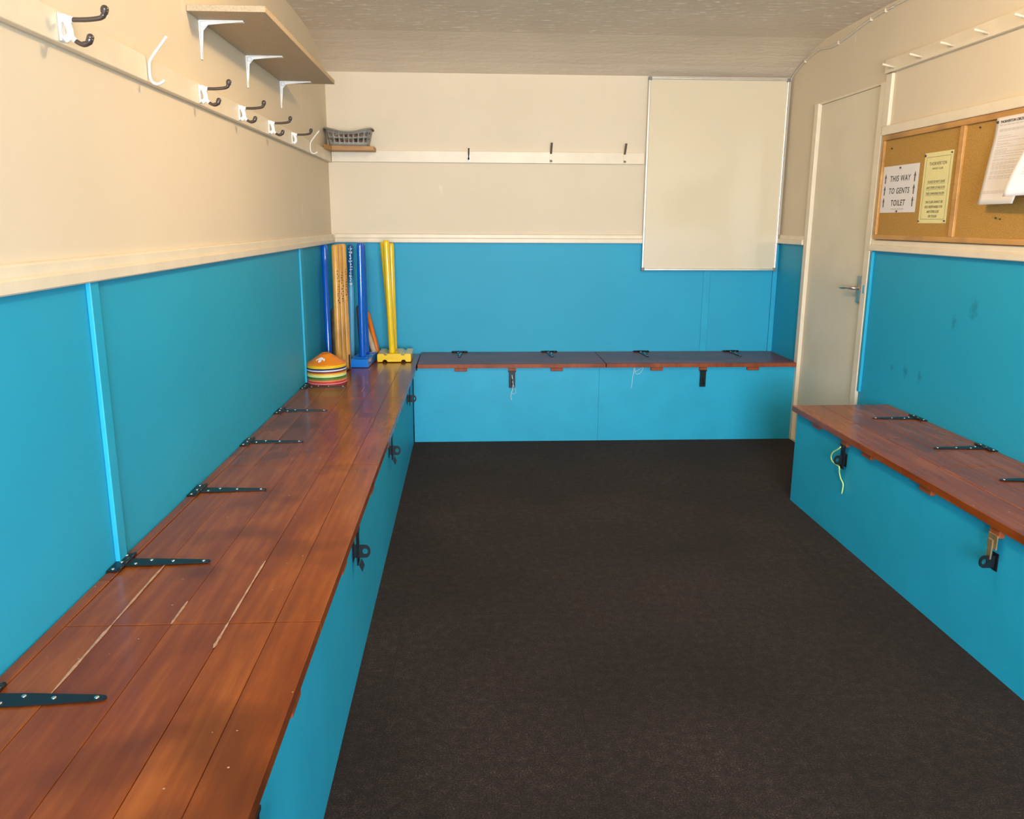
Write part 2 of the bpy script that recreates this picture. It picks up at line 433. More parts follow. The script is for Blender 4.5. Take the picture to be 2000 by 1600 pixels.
# ---- left bench
LB = thing('storage_bench', 'long varnished reddish-brown bench with blue front along the left wall', 'bench', (.25, -2.8, 0), 'built-in changing room benches')
L0 = -5.66
zdrop_b = lambda bm: zdrop(bm)
bm = bmesh.new()
ys = [L0, -4.58, -3.505, -3.3, -2.43, -1.35, -.434]
for a, b in zip(ys[:-1], ys[1:]): bx(bm, .471, .483, a, b, 0, .452)
obj('front_panel', zdrop(bm), MBLUE, LB)
obj('support_rail', zdrop(box(.003, .03, L0, -.003, .40, .452)), MEDGE, LB)
bm = bmesh.new()
for a, b in zip([L0, -3.3], [-3.3, -.003]): bx(bm, .003, .027, a, b, .4525, .477, bev=.0015, seg=1)
obj('back_strip', zdrop(bm), MWOOD, LB)
EL = [.0285, .115, .226, .333, .421, .507]
FILL = {1: [(.115, -3.74, -3.505, .0042), (.333, -3.60, -3.505, .0040)],
        2: [(.115, -3.505, -3.225, .0042), (.226, -3.505, -3.41, .0036), (.333, -3.505, -3.21, .0034)],
        4: [(.30, -1.22, -1.10, .0015), (.21, -1.30, -1.05, .0012)]}
joints = [L0, -4.58, -3.505, -2.43, -1.35, -.003]
for i, (a, b) in enumerate(zip(joints[:-1], joints[1:])):
    bm = bmesh.new()
    cuts = [a+.0012] + ([-3.3] if a < -3.3 < b else []) + [b-.0012]
    seam_planks(bm, EL, a+.0012, b-.0012, .4525, .477, 'y')
    lid = obj('lid', zdrop(bm), MWOOD, LB)
    mid = (a+b)/2 if i < 4 else -.87
    cl = {0: [-4.9], 1: [-3.72, -4.30], 2: [-3.16, -2.575], 3: [-2.03, -1.735, -1.40], 4: [-.60]}[i]
    for y in cl: obj('cleat', zdrop(box(.06, .503, y-.035, y+.035, .432, .4524, bev=.002, seg=1)), MEDGE, lid)
    for (x, y0, y1, w) in FILL.get(i, []):
        n = 9; L_ = []; R2 = []
        for k in range(n):
            y = y0 + (y1-y0)*k/(n-1); ww = w*.8*(.55+.6*random.random())*(1 if 0 < k < n-1 else .35)
            L_.append((x-ww, y, .4776)); R2.append((x+ww*.8, y, .4776))
        bm = prism(bmesh.new(), L_ + R2[::-1], (0,0,.0006)); obj('filler_strip', zdrop(bm), MFILL, lid, 'pale filler in the seam between planks')
hinge0 = make_hinge(LB)
hl = [-3.756, -3.209, -2.683, -2.133, -1.620, -1.085, -4.29, -4.83]
def put(h, parent, x, y, z, rz=0):
    h.location = Vector((x, y, z)) - parent.location; h.rotation_euler = (0, 0, rz)
for i, y in enumerate(hl):
    h = hinge0 if i == 0 else copy_tree(hinge0, LB)
    put(h, LB, .0275, y, zt_left(y) + .0012)
for i, y in enumerate((-2.90, -1.87, -.86, -3.98)):
    obj('hasp_cleat', zdrop(box(.30, .497, y-.022, y+.022, .428, .4524, bev=.002, seg=1)), MEDGE, LB)
    h = make_hasp(LB, toggle=(i < 2)); put(h, LB, .483, y, zt_left(y) - .055)

# ---- far bench
BB = thing('storage_bench', 'varnished bench with blue front along the far wall below the whiteboard', 'bench', (1.6, -.22, 0), 'built-in changing room benches')
bm = bmesh.new(); bx(bm, .488, .510, -.426, -.414, 0, .414); bx(bm, .510, 1.536, -.426, -.414, 0, .428); bx(bm, 1.537, W-.004, -.426, -.414, 0, .428)
obj('front_panel', bm, MBLUE, BB)
obj('support_rail', box(.52, W-.01, -.035, -.004, .38, .4275), MEDGE, BB)
obj('back_strip', box(.512, W-.004, -.026, -.004, .428, .452, bev=.0015, seg=1), MWOODX, BB)
EB = [-.446, -.340, -.235, -.130, -.0275]
for i, (a, b, cl) in enumerate(((.5125, 1.569, (.754, 1.293)), (1.5725, W-.004, (1.862, 2.417)))):
    lid = obj('lid', seam_planks(bmesh.new(), EB, a, b, .4285, .452, 'x'), MWOODX, BB)
    obj('front_lip', box(a+.001, b-.001, -.4488, -.4462, .4290, .4512, bev=.0008, seg=1), MEDGE, lid, 'worn orange-brown front edge of the lid')
    for x in cl: obj('cleat', box(x-.035, x+.035, -.441, -.06, .409, .4284, bev=.002, seg=1), MEDGE, lid)
for x in (.744, 1.290, 1.858, 2.418):
    h = copy_tree(hinge0, BB); put(h, BB, x, -.0265, .4530, -PI/2)
for x in (1.041, 2.129):
    obj('hasp_cleat', box(x-.022, x+.022, -.438, -.25, .405, .4284, bev=.002, seg=1), MEDGE, BB)
    h = make_hasp(BB); put(h, BB, x, -.426, .428-.028, -PI/2)

# ---- right bench
RB = thing('storage_bench', 'varnished bench with blue front along the right wall below the noticeboard', 'bench', (2.46, -3.0, 0), 'built-in changing room benches')
X1 = W - .423
bm = bmesh.new(); bx(bm, X1, X1+.012, -5.6, -1.492, 0, .412); bx(bm, X1+.012, W-.018, -1.504, -1.492, 0, .412)
obj('front_panel', bm, MBLUE, RB)
obj('support_rail', box(W-.03, W-.003, -5.6, -1.51, .37, .4125), MEDGE, RB)
obj('back_strip', box(W-.026, W-.003, -5.6, -1.478, .413, .438, bev=.0015, seg=1), MWOOD, RB)
ER = [2.2315, 2.361, 2.466, 2.560, W-.0275]
jr = [-5.6, -4.5, -3.46, -2.425, -1.478]
for i, (a, b) in enumerate(zip(jr[:-1], jr[1:])):
    bm = seam_planks(bmesh.new(), ER if i == 3 else [2.2315, 2.3585, 2.466, 2.560, W-.0275], a+.0012, b-.0012, .4135, .438, 'y', gap=.0011)
    lid = obj('lid', bm, MWOOD, RB)
    if i == 2: obj('groove_strip', box(2.3575, 2.3640, a+.004, b-.004, .4370, .4392, bev=.0006, seg=1), MEDGE, lid, 'raised orange-brown lip along the lid seam')
    for y in {3: (-1.715, -2.165), 2: (-2.56, -3.25), 1: (-3.7, -4.3), 0: ()}[i]:
        obj('cleat', box(2.24, 2.60, y-.035, y+.035, .394, .4134, bev=.002, seg=1), MEDGE, lid)
for y in (-1.745, -2.205, -2.581, -3.2, -3.75, -4.3):
    h = copy_tree(hinge0, RB); put(h, RB, W-.0275, y, .4392, PI)
for y, kind in ((-1.985, 0), (-2.915, 1), (-3.98, 0)):
    obj('hasp_cleat', box(2.239, 2.42, y-.022, y+.022, .388, .4134, bev=.002, seg=1), MEDGE, RB)
    h = make_hasp(RB, MBRASS if kind else None, lifted=bool(kind)); put(h, RB, X1, y, .413-.030, PI)
    if kind: h['label'] = 'tarnished brass hasp left open'

# ---- cords tied to the hasps
cp = [(2.2325,-1.977,.383),(2.230,-1.962,.37),(2.229,-1.929,.35),(2.229,-1.913,.33),(2.229,-1.921,.314),(2.229,-1.943,.309),(2.229,-1.975,.308),(2.230,-1.986,.307),(2.231,-1.988,.298),(2.236,-1.981,.280),(2.244,-1.981,.256),(2.246,-2.001,.238),(2.246,-1.996,.2)]
tag(recenter(obj('cord', tube(bmesh.new(), smooth_path(cp, 6), .0024, 8), MCORD)), 'yellow-green looped cord hanging from the hasp on the right bench', 'cord')
s1 = [(1.04,-.447,.39),(1.043,-.4475,.364),(1.046,-.447,.337),(1.044,-.440,.308),(1.038,-.436,.284),(1.035,-.434,.264),(1.04,-.433,.243)]
s1b = [(1.046,-.446,.335),(1.055,-.440,.314),(1.063,-.438,.29),(1.053,-.436,.278),(1.041,-.436,.284)]
bm = tube(bmesh.new(), smooth_path(s1, 6), .0019, 8); tube(bm, smooth_path(s1b, 5), .0011, 6)
tag(recenter(obj('string', bm, MSTRING)), 'short pale string hanging from the left hasp of the far bench', 'string')
bm = bmesh.new()
for q, rr in (([(1.785,-.432,.426),(1.78,-.433,.41),(1.766,-.433,.392),(1.749,-.433,.389),(1.737,-.433,.401)], .0013),
              ([(1.733,-.432,.426),(1.731,-.433,.398),(1.726,-.433,.372),(1.725,-.433,.339),(1.72,-.433,.307)], .0016),
              ([(1.737,-.432,.426),(1.740,-.434,.404),(1.757,-.434,.413),(1.780,-.432,.426)], .0011)):
    tube(bm, smooth_path(q, 5), rr, 6)
tag(recenter(obj('string', bm, MSTRING)), 'looped pale string dangling from under the far bench lid', 'string')

# ------------------------------------------------------------------ coat rails
LR = thing('coat_rail', 'long cream board of coat hooks high on the left wall', 'coat rack', (0, -3.0, 1.555))
obj('rail_board', box(0, .020, -5.9, -.004, 1.556, 1.616, bev=.002), MTRIM, LR)
def make_double_hook(parent, lower=True):
    """local: origin at the board face, x out, z up (0 = middle of the plate)"""
    bm = box(0, .004, -.011, .011, -.025, .025, bev=.0015)
    ball(bm, (.004, 0, .018), .004, (.6,1,1), 8); ball(bm, (.004, 0, -.018), .004, (.6,1,1), 8)
    h = obj('double_hook', bm, MWHITE, parent, local=True)
    bm = tube(bmesh.new(), smooth_path([(.003,0,.018), (.014,0,.016), (.024,0,.014)], 4), [.008]*4+[.0065]*4+[.005], 10)
    tube(bm, smooth_path([(.010,0,.016), (.016,0,0), (.016,0,-.014), (.006,0,-.022)], 4), .0065, 10)
    if lower: tube(bm, smooth_path([(.016,0,-.006), (.019,0,-.016), (.026,0,-.024)], 4), [.006]*4+[.005]*4+[.0045], 10)
    obj('hook_body', bm, MWHITE, h, local=True)
    bm = tube(bmesh.new(), smooth_path([(.023,0,.0145), (.050,0,.015), (.074,0,.018), (.082,0,.023), (.085,0,.032)], 4), [.0045]*11+[.0052]*3+[.007]*2+[.0078], 10)
    ball(bm, (.0855,0,.034), .0078, n=10)
    obj('upper_arm', bm, MHOOKD, h, local=True, label='dark brown upper arm with a ball end')
    if lower:
        bm = tube(bmesh.new(), smooth_path([(.024,0,-.0225), (.036,0,-.029), (.048,0,-.0265), (.053,0,-.018)], 4), [.0046]*5+[.0055]*4+[.0068]*4, 10)
        ball(bm, (.0535,0,-.0165), .007, n=10)
        obj('lower_arm', bm, MHOOKD, h, local=True, label='dark brown curled lower arm')
    return h
def make_wire_hook(parent):
    bm = tube(bmesh.new(), smooth_path([(.052,0,.074), (.040,0,.0595), (.027,0,.044), (.016,0,.0305), (.0085,0,.020), (.0050,0,.009), (.0045,0,-.018), (.010,0,-.031), (.023,0,-.035), (.039,0,-.026)], 5), .0036, 10)
    return obj('wire_hook', bm, MSTEEL, parent, local=True)
dh = make_double_hook(LR); dh6 = make_double_hook(LR, lower=False); wh = make_wire_hook(LR)
for i, y in enumerate((-3.233, -2.395, -1.972, -1.541, -3.9, -4.4)):
    h = dh if i == 0 else copy_tree(dh, LR); put(h, LR, .0205, y, 1.585)
put(dh6, LR, .0205, -1.103, 1.585)
for i, y in enumerate((-2.795, -.690)):
    h = wh if i == 0 else copy_tree(wh, LR); put(h, LR, .0205, y, 1.586)

BR = thing('coat_rail', 'cream board with small hooks on the far wall beside the whiteboard', 'coat rack', (.9, 0, 1.555))
obj('rail_board', box(.022, 1.832, -.020, 0, 1.559, 1.623, bev=.002), MTRIM, BR)
bm = box(.797, .815, -.023, -.020, 1.567, 1.602, bev=.001); bk = obj('small_hook', bm, MWHITE, BR)
bm = tube(bmesh.new(), smooth_path([(.806,-.024,1.592), (.807,-.045,1.605), (.807,-.055,1.628), (.807,-.056,1.636)], 4), [.0035]*10+[.0055]*3, 8)
tube(bm, smooth_path([(.806,-.024,1.592), (.806,-.035,1.580), (.806,-.048,1.575), (.806,-.054,1.583)], 4), [.0035]*10+[.0055]*3, 8)
obj('hook_arm', bm, MBLACK, bk, 'black arm of the small hook')
for x in (1.283, 1.714):
    bm = box(x-.007, x+.007, -.0235, -.020, 1.570, 1.620, bev=.001)
    hk = obj('strap_hook', bm, MTRIM, BR)
    bm = prism(bmesh.new(), [(x-.006,-.020,1.614), (x-.006,-.062,1.672), (x-.006,-.066,1.670), (x-.006,-.0255,1.612)], (.012,0,0))
    obj('hook_arm', bm, MHANDLE, hk, 'grey metal upper strap arm')
    bm = prism(bmesh.new(), [(x-.006,-.0215,1.576), (x-.006,-.030,1.566), (x-.006,-.044,1.568), (x-.006,-.046,1.573), (x-.006,-.032,1.571), (x-.006,-.024,1.579)], (.012,0,0))
    obj('hook_foot', bm, MHANDLE, hk)

RR = thing('coat_rail', 'cream board of slanted wooden pegs high on the right wall', 'coat rack', (W, -3.0, 1.877))
obj('rail_board', box(W-.020, W, -5.9, -1.165, 1.878, 1.935, bev=.002), MTRIM, RR)
bm = tube(bmesh.new(), [(0,0,0), (-.052,0,.011), (-.055,0,.0115)], [.0048,.0048,.003], 10)
pg = obj('peg', bm, MTRIM, RR, local=True)
for i, y in enumerate((-1.245, -1.470, -1.693, -1.908, -2.13, -2.36, -2.60)):
    h = pg if i == 0 else copy_tree(pg, RR); put(h, RR, W-.0185, y, 1.893)

# ------------------------------------------------------------------ chipboard wall shelf
WS = thing('wall_shelf', 'chipboard shelf on three white brackets high on the left wall', 'shelf', (0, -1.75, 1.807))
obj('shelf_board', box(.001, .222, -2.395, -1.13, 1.808, 1.825, bev=.0008, seg=1), MCHIP, WS)
bm = bmesh.new()
bx(bm, .000, .004, -.010, .010, -.110, 0, bev=.001, seg=1)
bx(bm, .000, .132, -.010, .010, -.004, 0, bev=.001, seg=1)
prism(bm, [(.002,-.002,-.108), (.008,-.002,-.060), (.0115,-.002,-.028), (.026,-.002,-.012), (.070,-.002,-.0075), (.130,-.002,-.003), (.002,-.002,-.002)], (0,.004,0))
ball(bm, (.012, 0, -.012), .010, (1,.9,1), 10)
bk = obj('bracket', bm, MWHITE, WS, local=True)
for i, y in enumerate((-2.283, -1.748, -1.195)):
    h = bk if i == 0 else copy_tree(bk, WS); put(h, WS, .0008, y, 1.8075)

# ------------------------------------------------------------------ corner shelf with basket
CS = tag(recenter(obj('corner_shelf', prism(bmesh.new(), [(.0215,-.0205,1.612), (.0215,-.262,1.612), (.050,-.175,1.612), (.277,-.152,1.612), (.277,-.0205,1.612)], (0,0,.022)), MPINE)),
         'small brown wooden shelf in the far left corner under the grey basket', 'shelf')
def basket():
    zb, H = 1.6355, .094; cx, cy = .138, -.098
    n = 88; rows = 9; a1, b1 = .106, .054; a2, b2 = .126, .070; rc = .35
    bm = bmesh.new(); grid = []
    def pt(u, t):
        ang = 2*PI*u; c, s = math.cos(ang), math.sin(ang); k = 1/((abs(c)**5+abs(s)**5)**.2)
        a = a1+(a2-a1)*t; b = b1+(b2-b1)*t
        dip = .022*max(0, math.cos((c*k)*PI*.5))**1.4
        return Vector((cx+a*c*k, cy+b*s*k, zb+(H-dip*t)*t))
    for j in range(rows+1): grid.append([bm.verts.new(pt(i/n, j/rows)) for i in range(n)])
    for j in range(rows):
        for i in range(n):
            ang = 2*PI*(i+.5)/n; side = abs(math.sin(ang)) > .42 or abs(math.cos(ang)) > .93
            hole = side and (i % 3 != 0) and j in (2,3,5,6)
            if hole: continue
            f = bm.faces.new((grid[j][i], grid[j][(i+1)%n], grid[j+1][(i+1)%n], grid[j+1][i])); f.smooth = True
    bm.faces.new(grid[0][::-1])
    o = obj('basket', bm, MBASK); md = o.modifiers.new('thickness', 'SOLIDIFY'); md.thickness = .0022
    recenter(o); tag(o, 'small grey slotted plastic basket on the corner shelf', 'basket')
    bm = bmesh.new(); path = [pt(i/n, 1)+Vector(((pt(i/n,1).x-cx)*.035, (pt(i/n,1).y-cy)*.05, 0)) for i in range(n+1)]
    rings = []
    for i, p in enumerate(path[:-1]):
        d = Vector((p.x-cx, p.y-cy, 0)).normalized()
        rings.append([bm.verts.new(p + d*x + Vector((0,0,z))) for x, z in ((-.006,0), (-.003,.0035), (.003,.0035), (.007,-.001), (.0065,-.006), (.004,-.001), (0,-.0005))])
    for i in range(n):
        for k in range(7):
            f = bm.faces.new((rings[i][k], rings[(i+1)%n][k], rings[(i+1)%n][(k+1)%7], rings[i][(k+1)%7])); f.smooth = True
    obj('basket_rim', bm, MBASK, o)
    bm = bmesh.new(); bmesh.ops.create_icosphere(bm, subdivisions=4, radius=1)
    for v in bm.verts:
        q = v.co.copy(); k = 1 + .35*noise.noise(q*2.2)
        v.co = Vector((cx+q.x*.080*k, cy+q.y*.036*k, zb+.004+.034+max(-1, q.z*k)*.033))
    for f in bm.faces: f.smooth = True
    m, t, b = nt('mixed_brown_cloth'); pos = N(t, 'ShaderNodeNewGeometry').outputs['Position']
    t.links.new(ramp(t, noise_n(t, pos, 30, 2), [(.38, (.010,.010,.016)), (.46, (.12,.06,.035)), (.56, (.27,.15,.08)), (.64, (.02,.018,.02))]), b.inputs['Base Color']); setin(b, Roughness=.8)
    tag(recenter(obj('cloth_bundle', bm, m)), 'dark and brown jumbled contents inside the grey basket', 'cloth')
basket()

# ------------------------------------------------------------------ whiteboard
WB = thing('whiteboard', 'large blank whiteboard hung on the far wall', 'whiteboard', (2.245, 0, .944))
x0, x1, z0, z1 = 1.835, 2.661, .944, 2.040
obj('board_panel', box(x0+.008, x1-.008, -.026, -.024, z0+.008, z1-.008), MBOARD, WB)
bm = bmesh.new()
bx(bm, x0+.002, x0+.014, -.036, -.0235, z0+.014, z1-.014, bev=.003); bx(bm, x1-.014, x1-.002, -.036, -.0235, z0+.014, z1-.014, bev=.003)
bx(bm, x0+.014, x1-.014, -.036, -.0235, z0+.002, z0+.014, bev=.003); bx(bm, x0+.014, x1-.014, -.036, -.0235, z1-.014, z1-.002, bev=.003)
obj('frame', bm, MALU, WB)
for (a, b) in ((x0, z0), (x1-.020, z0), (x0, z1-.020), (x1-.020, z1-.020)):
    obj('corner_cap', box(a, a+.020, -.038, -.0235, b, b+.020, bev=.003), MGREYP, WB, 'grey plastic corner cap')

# ------------------------------------------------------------------ noticeboard and papers
NB = thing('noticeboard', 'long cork noticeboard in an oak frame on the right wall', 'noticeboard', (W, -1.9, 1.156))
ny0, ny1, nz0, nz1 = -3.08, -1.213, 1.158, 1.610
bm = bmesh.new()
for a, b in ((-3.06, -2.455), (-2.44, -1.845), (-1.813, -1.228)): pass
obj('cork_panel', box(W-.012, W-.004, -1.822, ny1-.010, nz0+.01, nz1-.01), MCORK, NB)
obj('cork_panel', box(W-.012, W-.004, -2.44, -1.828, nz0+.01, nz1-.01), MCORK, NB)
obj('cork_panel', box(W-.012, W-.004, ny0+.01, -2.446, nz0+.01, nz1-.01), MCORK, NB)
bm = bmesh.new()
bx(bm, W-.022, W-.002, ny0, ny1, nz0, nz0+.020, bev=.002); bx(bm, W-.022, W-.002, ny0, ny1, nz1-.022, nz1, bev=.002)
for y in (ny0, -2.455, ny1-.018): bx(bm, W-.022, W-.002, y, y+.018, nz0+.020, nz1-.022, bev=.002)
bx(bm, W-.022, W-.002, -1.840, -1.811, nz0+.020, nz1-.022, bev=.002)
obj('frame', bm, MOAK, NB)

def pin_mesh(bm, y, z, r=.0045, x=W-.0135):
    return lathe(bm, [(0,-.006), (r*.7,-.0055), (r,-.003), (r*.9,-.001), (0,0)], (x, y, z), 12, axis='x')
def text_mesh(txt, size, y, z, x, shear=0.0, bold=0.0, sx=1.0, name='lettering', m=None, parent=None, space=1.0):
    cu = bpy.data.curves.new('t', 'FONT'); cu.body = txt; cu.size = size; cu.align_x = 'CENTER'; cu.align_y = 'CENTER'
    cu.shear = shear; cu.offset = bold; cu.space_character = space; cu.extrude = .0001; cu.resolution_u = 3
    to = bpy.data.objects.new('t', cu); C.objects.link(to); bpy.context.view_layer.update()
    me = bpy.data.meshes.new_from_object(to.evaluated_get(bpy.context.evaluated_depsgraph_get()))
    bpy.data.objects.remove(to)
    bm = bmesh.new(); bm.from_mesh(me); bpy.data.meshes.remove(me)
    for v in bm.verts: v.co = Vector((x - v.co.z, y - v.co.x*sx, z + v.co.y))
    return obj(name, bm, m or MINK, parent)
XP = W - .0135
def sheet(bm, y0, y1, z0, z1, xf, n=10):
    """paper, y1<y0 to the right; xf(u,v) gives the lift off the cork"""
    g = [[bm.verts.new((W-.0125-xf(i/n, j/n), y0+(y1-y0)*i/n, z1+(z0-z1)*j/n)) for i in range(n+1)] for j in range(n+1)]
    for j in range(n):
        for i in range(n): bm.faces.new((g[j][i], g[j][i+1], g[j+1][i+1], g[j+1][i])).smooth = True
    return bm
# sign 1
S1 = obj('notice', box(W-.0132, W-.0126, -1.535, -1.236, 1.275, 1.474), MPAPER)
recenter(S1); tag(S1, 'white THIS WAY TO GENTS TOILET sign pinned at the left of the noticeboard', 'notice')
for s, z in (('THIS WAY', 1.418), ('TO GENTS', 1.366), ('TOILET', 1.315)):
    text_mesh(s, .0345, -1.386, z, XP, shear=.12, bold=.0004, sx={'THIS WAY': .98, 'TO GENTS': .96, 'TOILET': .98}[s], parent=S1, space=1.12)
text_mesh('THORVERTON CRICKET CLUB', .0078, -1.386, 1.290, XP, parent=S1, m=MINKG)
bm = bmesh.new()
for y in (-1.262, -1.507):
    for z in (1.421, 1.370, 1.319):
        prism(bm, [(XP, y+.0042, z-.020), (XP, y-.0042, z-.020), (XP, y-.0042, z+.003), (XP, y-.0090, z+.003), (XP, y, z+.022), (XP, y+.0090, z+.003), (XP, y+.0042, z+.003)], (-.0002,0,0))
obj('arrows', bm, MINKG if False else plain('dark_grey_print', (.12,.11,.10), .6), S1)
for (y, z) in ((-1.385, 1.463), (-1.389, 1.2805)): obj('drawing_pin', pin_mesh(bmesh.new(), y, z, .0042, W-.0132), MINK, S1)
# sign 2
S2 = obj('notice', box(W-.0132, W-.0126, -1.772, -1.570, 1.230, 1.507), MPAPERY)
recenter(S2); tag(S2, 'yellow club notice with dark border, pinned beside the frame divider', 'notice')
cy = -1.671
text_mesh('THORVERTON', .0185, cy, 1.462, XP, sx=.92, parent=S2, space=1.15)
text_mesh('CRICKET CLUB', .0105, cy, 1.443, XP, sx=1.0, parent=S2, space=1.1)
for s, z in (('PLEASE DO NOT LEAVE', 1.392), ('ANY ITEMS OF VALUE IN', 1.369), ('THIS CHANGING ROOM', 1.346), ('THE CLUB CANNOT BE', 1.313), ('HELD RESPONSIBLE FOR', 1.294), ('ANY ITEMS LOST', 1.275), ('OR STOLEN', 1.257)):
    text_mesh(s, .0138, cy, z, XP, shear=.2, sx=.86, parent=S2)
bm = bmesh.new()
for z in (1.3845, 1.3615, 1.3385): bx(bm, XP-.0001, XP, cy-.066, cy+.066, z-.0004, z+.0004)
for a in ((-1.757,-1.585,1.4885,1.4895), (-1.757,-1.585,1.2455,1.2465), (-1.757,-1.756,1.246,1.489), (-1.586,-1.585,1.246,1.489)): bx(bm, XP-.0001, XP, *a)
obj('border', bm, MINK, S2)
for (y, z, r) in ((-1.577,1.497,.005), (-1.764,1.498,.0032), (-1.577,1.238,.0030), (-1.764,1.239,.0036)): obj('drawing_pin', pin_mesh(bmesh.new(), y, z, r, W-.0132), MINK, S2)
# sheet 3: letter whose foot curls off the board
def lines_mesh(bm, rows, xf, yL, W_, z1, H_, th=.0011):
    for (v, u0, u1) in rows:
        seg = 8
        for k in range(seg):
            ua = u0+(u1-u0)*k/seg; ub = u0+(u1-u0)*(k+.86)/seg
            pts = []
            for (u, vv) in ((ua, v), (ub, v), (ub, v+th/H_), (ua, v+th/H_)):
                pts.append((W-.0125-xf(u, vv)-.0006, yL-W_*u, z1-H_*vv))
            bm.faces.new([bm.verts.new(p) for p in pts])
    return bm
lift3 = lambda u, v: .0108 + .052*max(0, v-.18)**1.35 + .006*math.sin(v*5+u*2)*v
bm = sheet(bmesh.new(), -2.032, -2.242, 1.295, 1.590, lift3, 14)
S3 = obj('notice', bm, MPAPER); md = S3.modifiers.new('thickness', 'SOLIDIFY'); md.thickness = .0004
recenter(S3); tag(S3, 'white printed club letter on the noticeboard, its foot curling off', 'notice')
rows = [(.085,.10,.9), (.095,.10,.9), (.14,.12,.95), (.15,.12,.95), (.16,.12,.95)]
rr = random.Random(3)
rows += [(.215,.12,.45), (.238,.12,.62)]
v = .275
for k in range(24): rows.append((v, .12, rr.choice((.95, .93, .5, .88, .42, .9)))); v += rr.choice((.0145, .0145, .026))
rows += [(.845,.05,.9), (.858,.05,.9), (.871,.05,.8)]
obj('print', lines_mesh(bmesh.new(), rows, lift3, -2.032, .21, 1.59, .295), MINKG, S3)
text_mesh('THORVERTON CRICKET CLUB', .0125, -2.142, 1.5735, W-.0250, sx=1.0, bold=.0002, parent=S3)
obj('drawing_pin', pin_mesh(bmesh.new(), -2.043, 1.575, .0048, W-.0240), MINK, S3)
# sheet 4: second sheet in front, its free left edge rolled towards the room
def s4(u, v, off=0.0):
    yl = -2.246 - .13*(1-v)**1.5
    return (W - .026 - .012*v - .060*v**.4*(1-u)**1.6 - .010*math.sin(u*3+v*2) - off, yl + (-2.455-yl)*u, 1.602 - .285*v + .004*math.sin(u*3)*v)
bm = bmesh.new(); n = 16
g = [[bm.verts.new(s4(i/n, j/n)) for i in range(n+1)] for j in range(n+1)]
for j in range(n):
    for i in range(n): bm.faces.new((g[j][i], g[j][i+1], g[j+1][i+1], g[j+1][i])).smooth = True
S4 = obj('notice', bm, MPAPER); md = S4.modifiers.new('thickness', 'SOLIDIFY'); md.thickness = .0004
recenter(S4); tag(S4, 'curling white sheet overlapping the club letter at the photo\'s right edge', 'notice')
bm = bmesh.new(); v = .20
while v < .80:
    u1 = rr.choice((.9, .85, .6))
    for k in range(10):
        ua, ub = .16+(u1-.16)*k/10, .16+(u1-.16)*(k+.85)/10
        bm.faces.new([bm.verts.new(s4(*q, off=.0009)) for q in ((ua,v), (ub,v), (ub,v+.005), (ua,v+.005))])
    v += rr.choice((.022, .022, .045))
obj('print', bm, MINKG, S4)
# loose pins left in the cork
for (y, z, lab) in ((-1.292, 1.550, 'small dark pin alone near the top left corner of the noticeboard'), (-1.924, 1.571, 'brown pin in bare cork left of the club letter'), (-2.084, 1.249, 'dark pin below the club letter, left one of a close pair'), (-2.108, 1.245, 'dark pin below the club letter, right one of a close pair')):
    o = obj('drawing_pin', pin_mesh(bmesh.new(), y, z, .0036 if 'right one' not in lab else .0026, W-.0122), MINK); recenter(o); tag(o, lab, 'pin', 'loose pins in the cork')

# ------------------------------------------------------------------ cable along the right wall and ceiling
cb = [(W-.005,-.010,2.030), (W-.005,-.05,2.060), (W-.005,-.198,2.103), (W-.005,-.383,2.128), (W-.005,-.544,2.112), (W-.005,-.715,2.124), (W-.005,-.897,2.147), (W-.005,-1.018,2.157), (W-.005,-1.156,2.159), (W-.005,-1.3,2.160), (W-.005,-3.0,2.150), (W-.005,-5.8,2.155)]
CBL = thing('cable', 'cream-painted cable clipped along the top of the right wall', 'cable', (W, -.5, 2.1))
obj('cable_run', tube(bmesh.new(), smooth_path(cb, 6), .0042, 8), MCABLE, CBL)
for p in ((-.205, 2.1035), (-.62, 2.117), (-.955, 2.1525), (-1.09, 2.1585)):
    obj('cable_clip', box(W-.012, W, p[0]-.004, p[0]+.004, p[1]-.009, p[1]+.006, bev=.001, seg=1), MTRIM, CBL)

# ------------------------------------------------------------------ ceiling bulb
BL = thing('ceiling_bulb', 'white round lamp holder under the ceiling, above the photo\'s top edge', 'lamp', (LAMP.x, LAMP.y, 2.03))
obj('bulb_holder', lathe(bmesh.new(), [(.045,2.181), (.045,2.165), (.020,2.160), (.020,2.146), (0,2.146)], (LAMP.x, LAMP.y, 0), 20), MWHITE, BL)

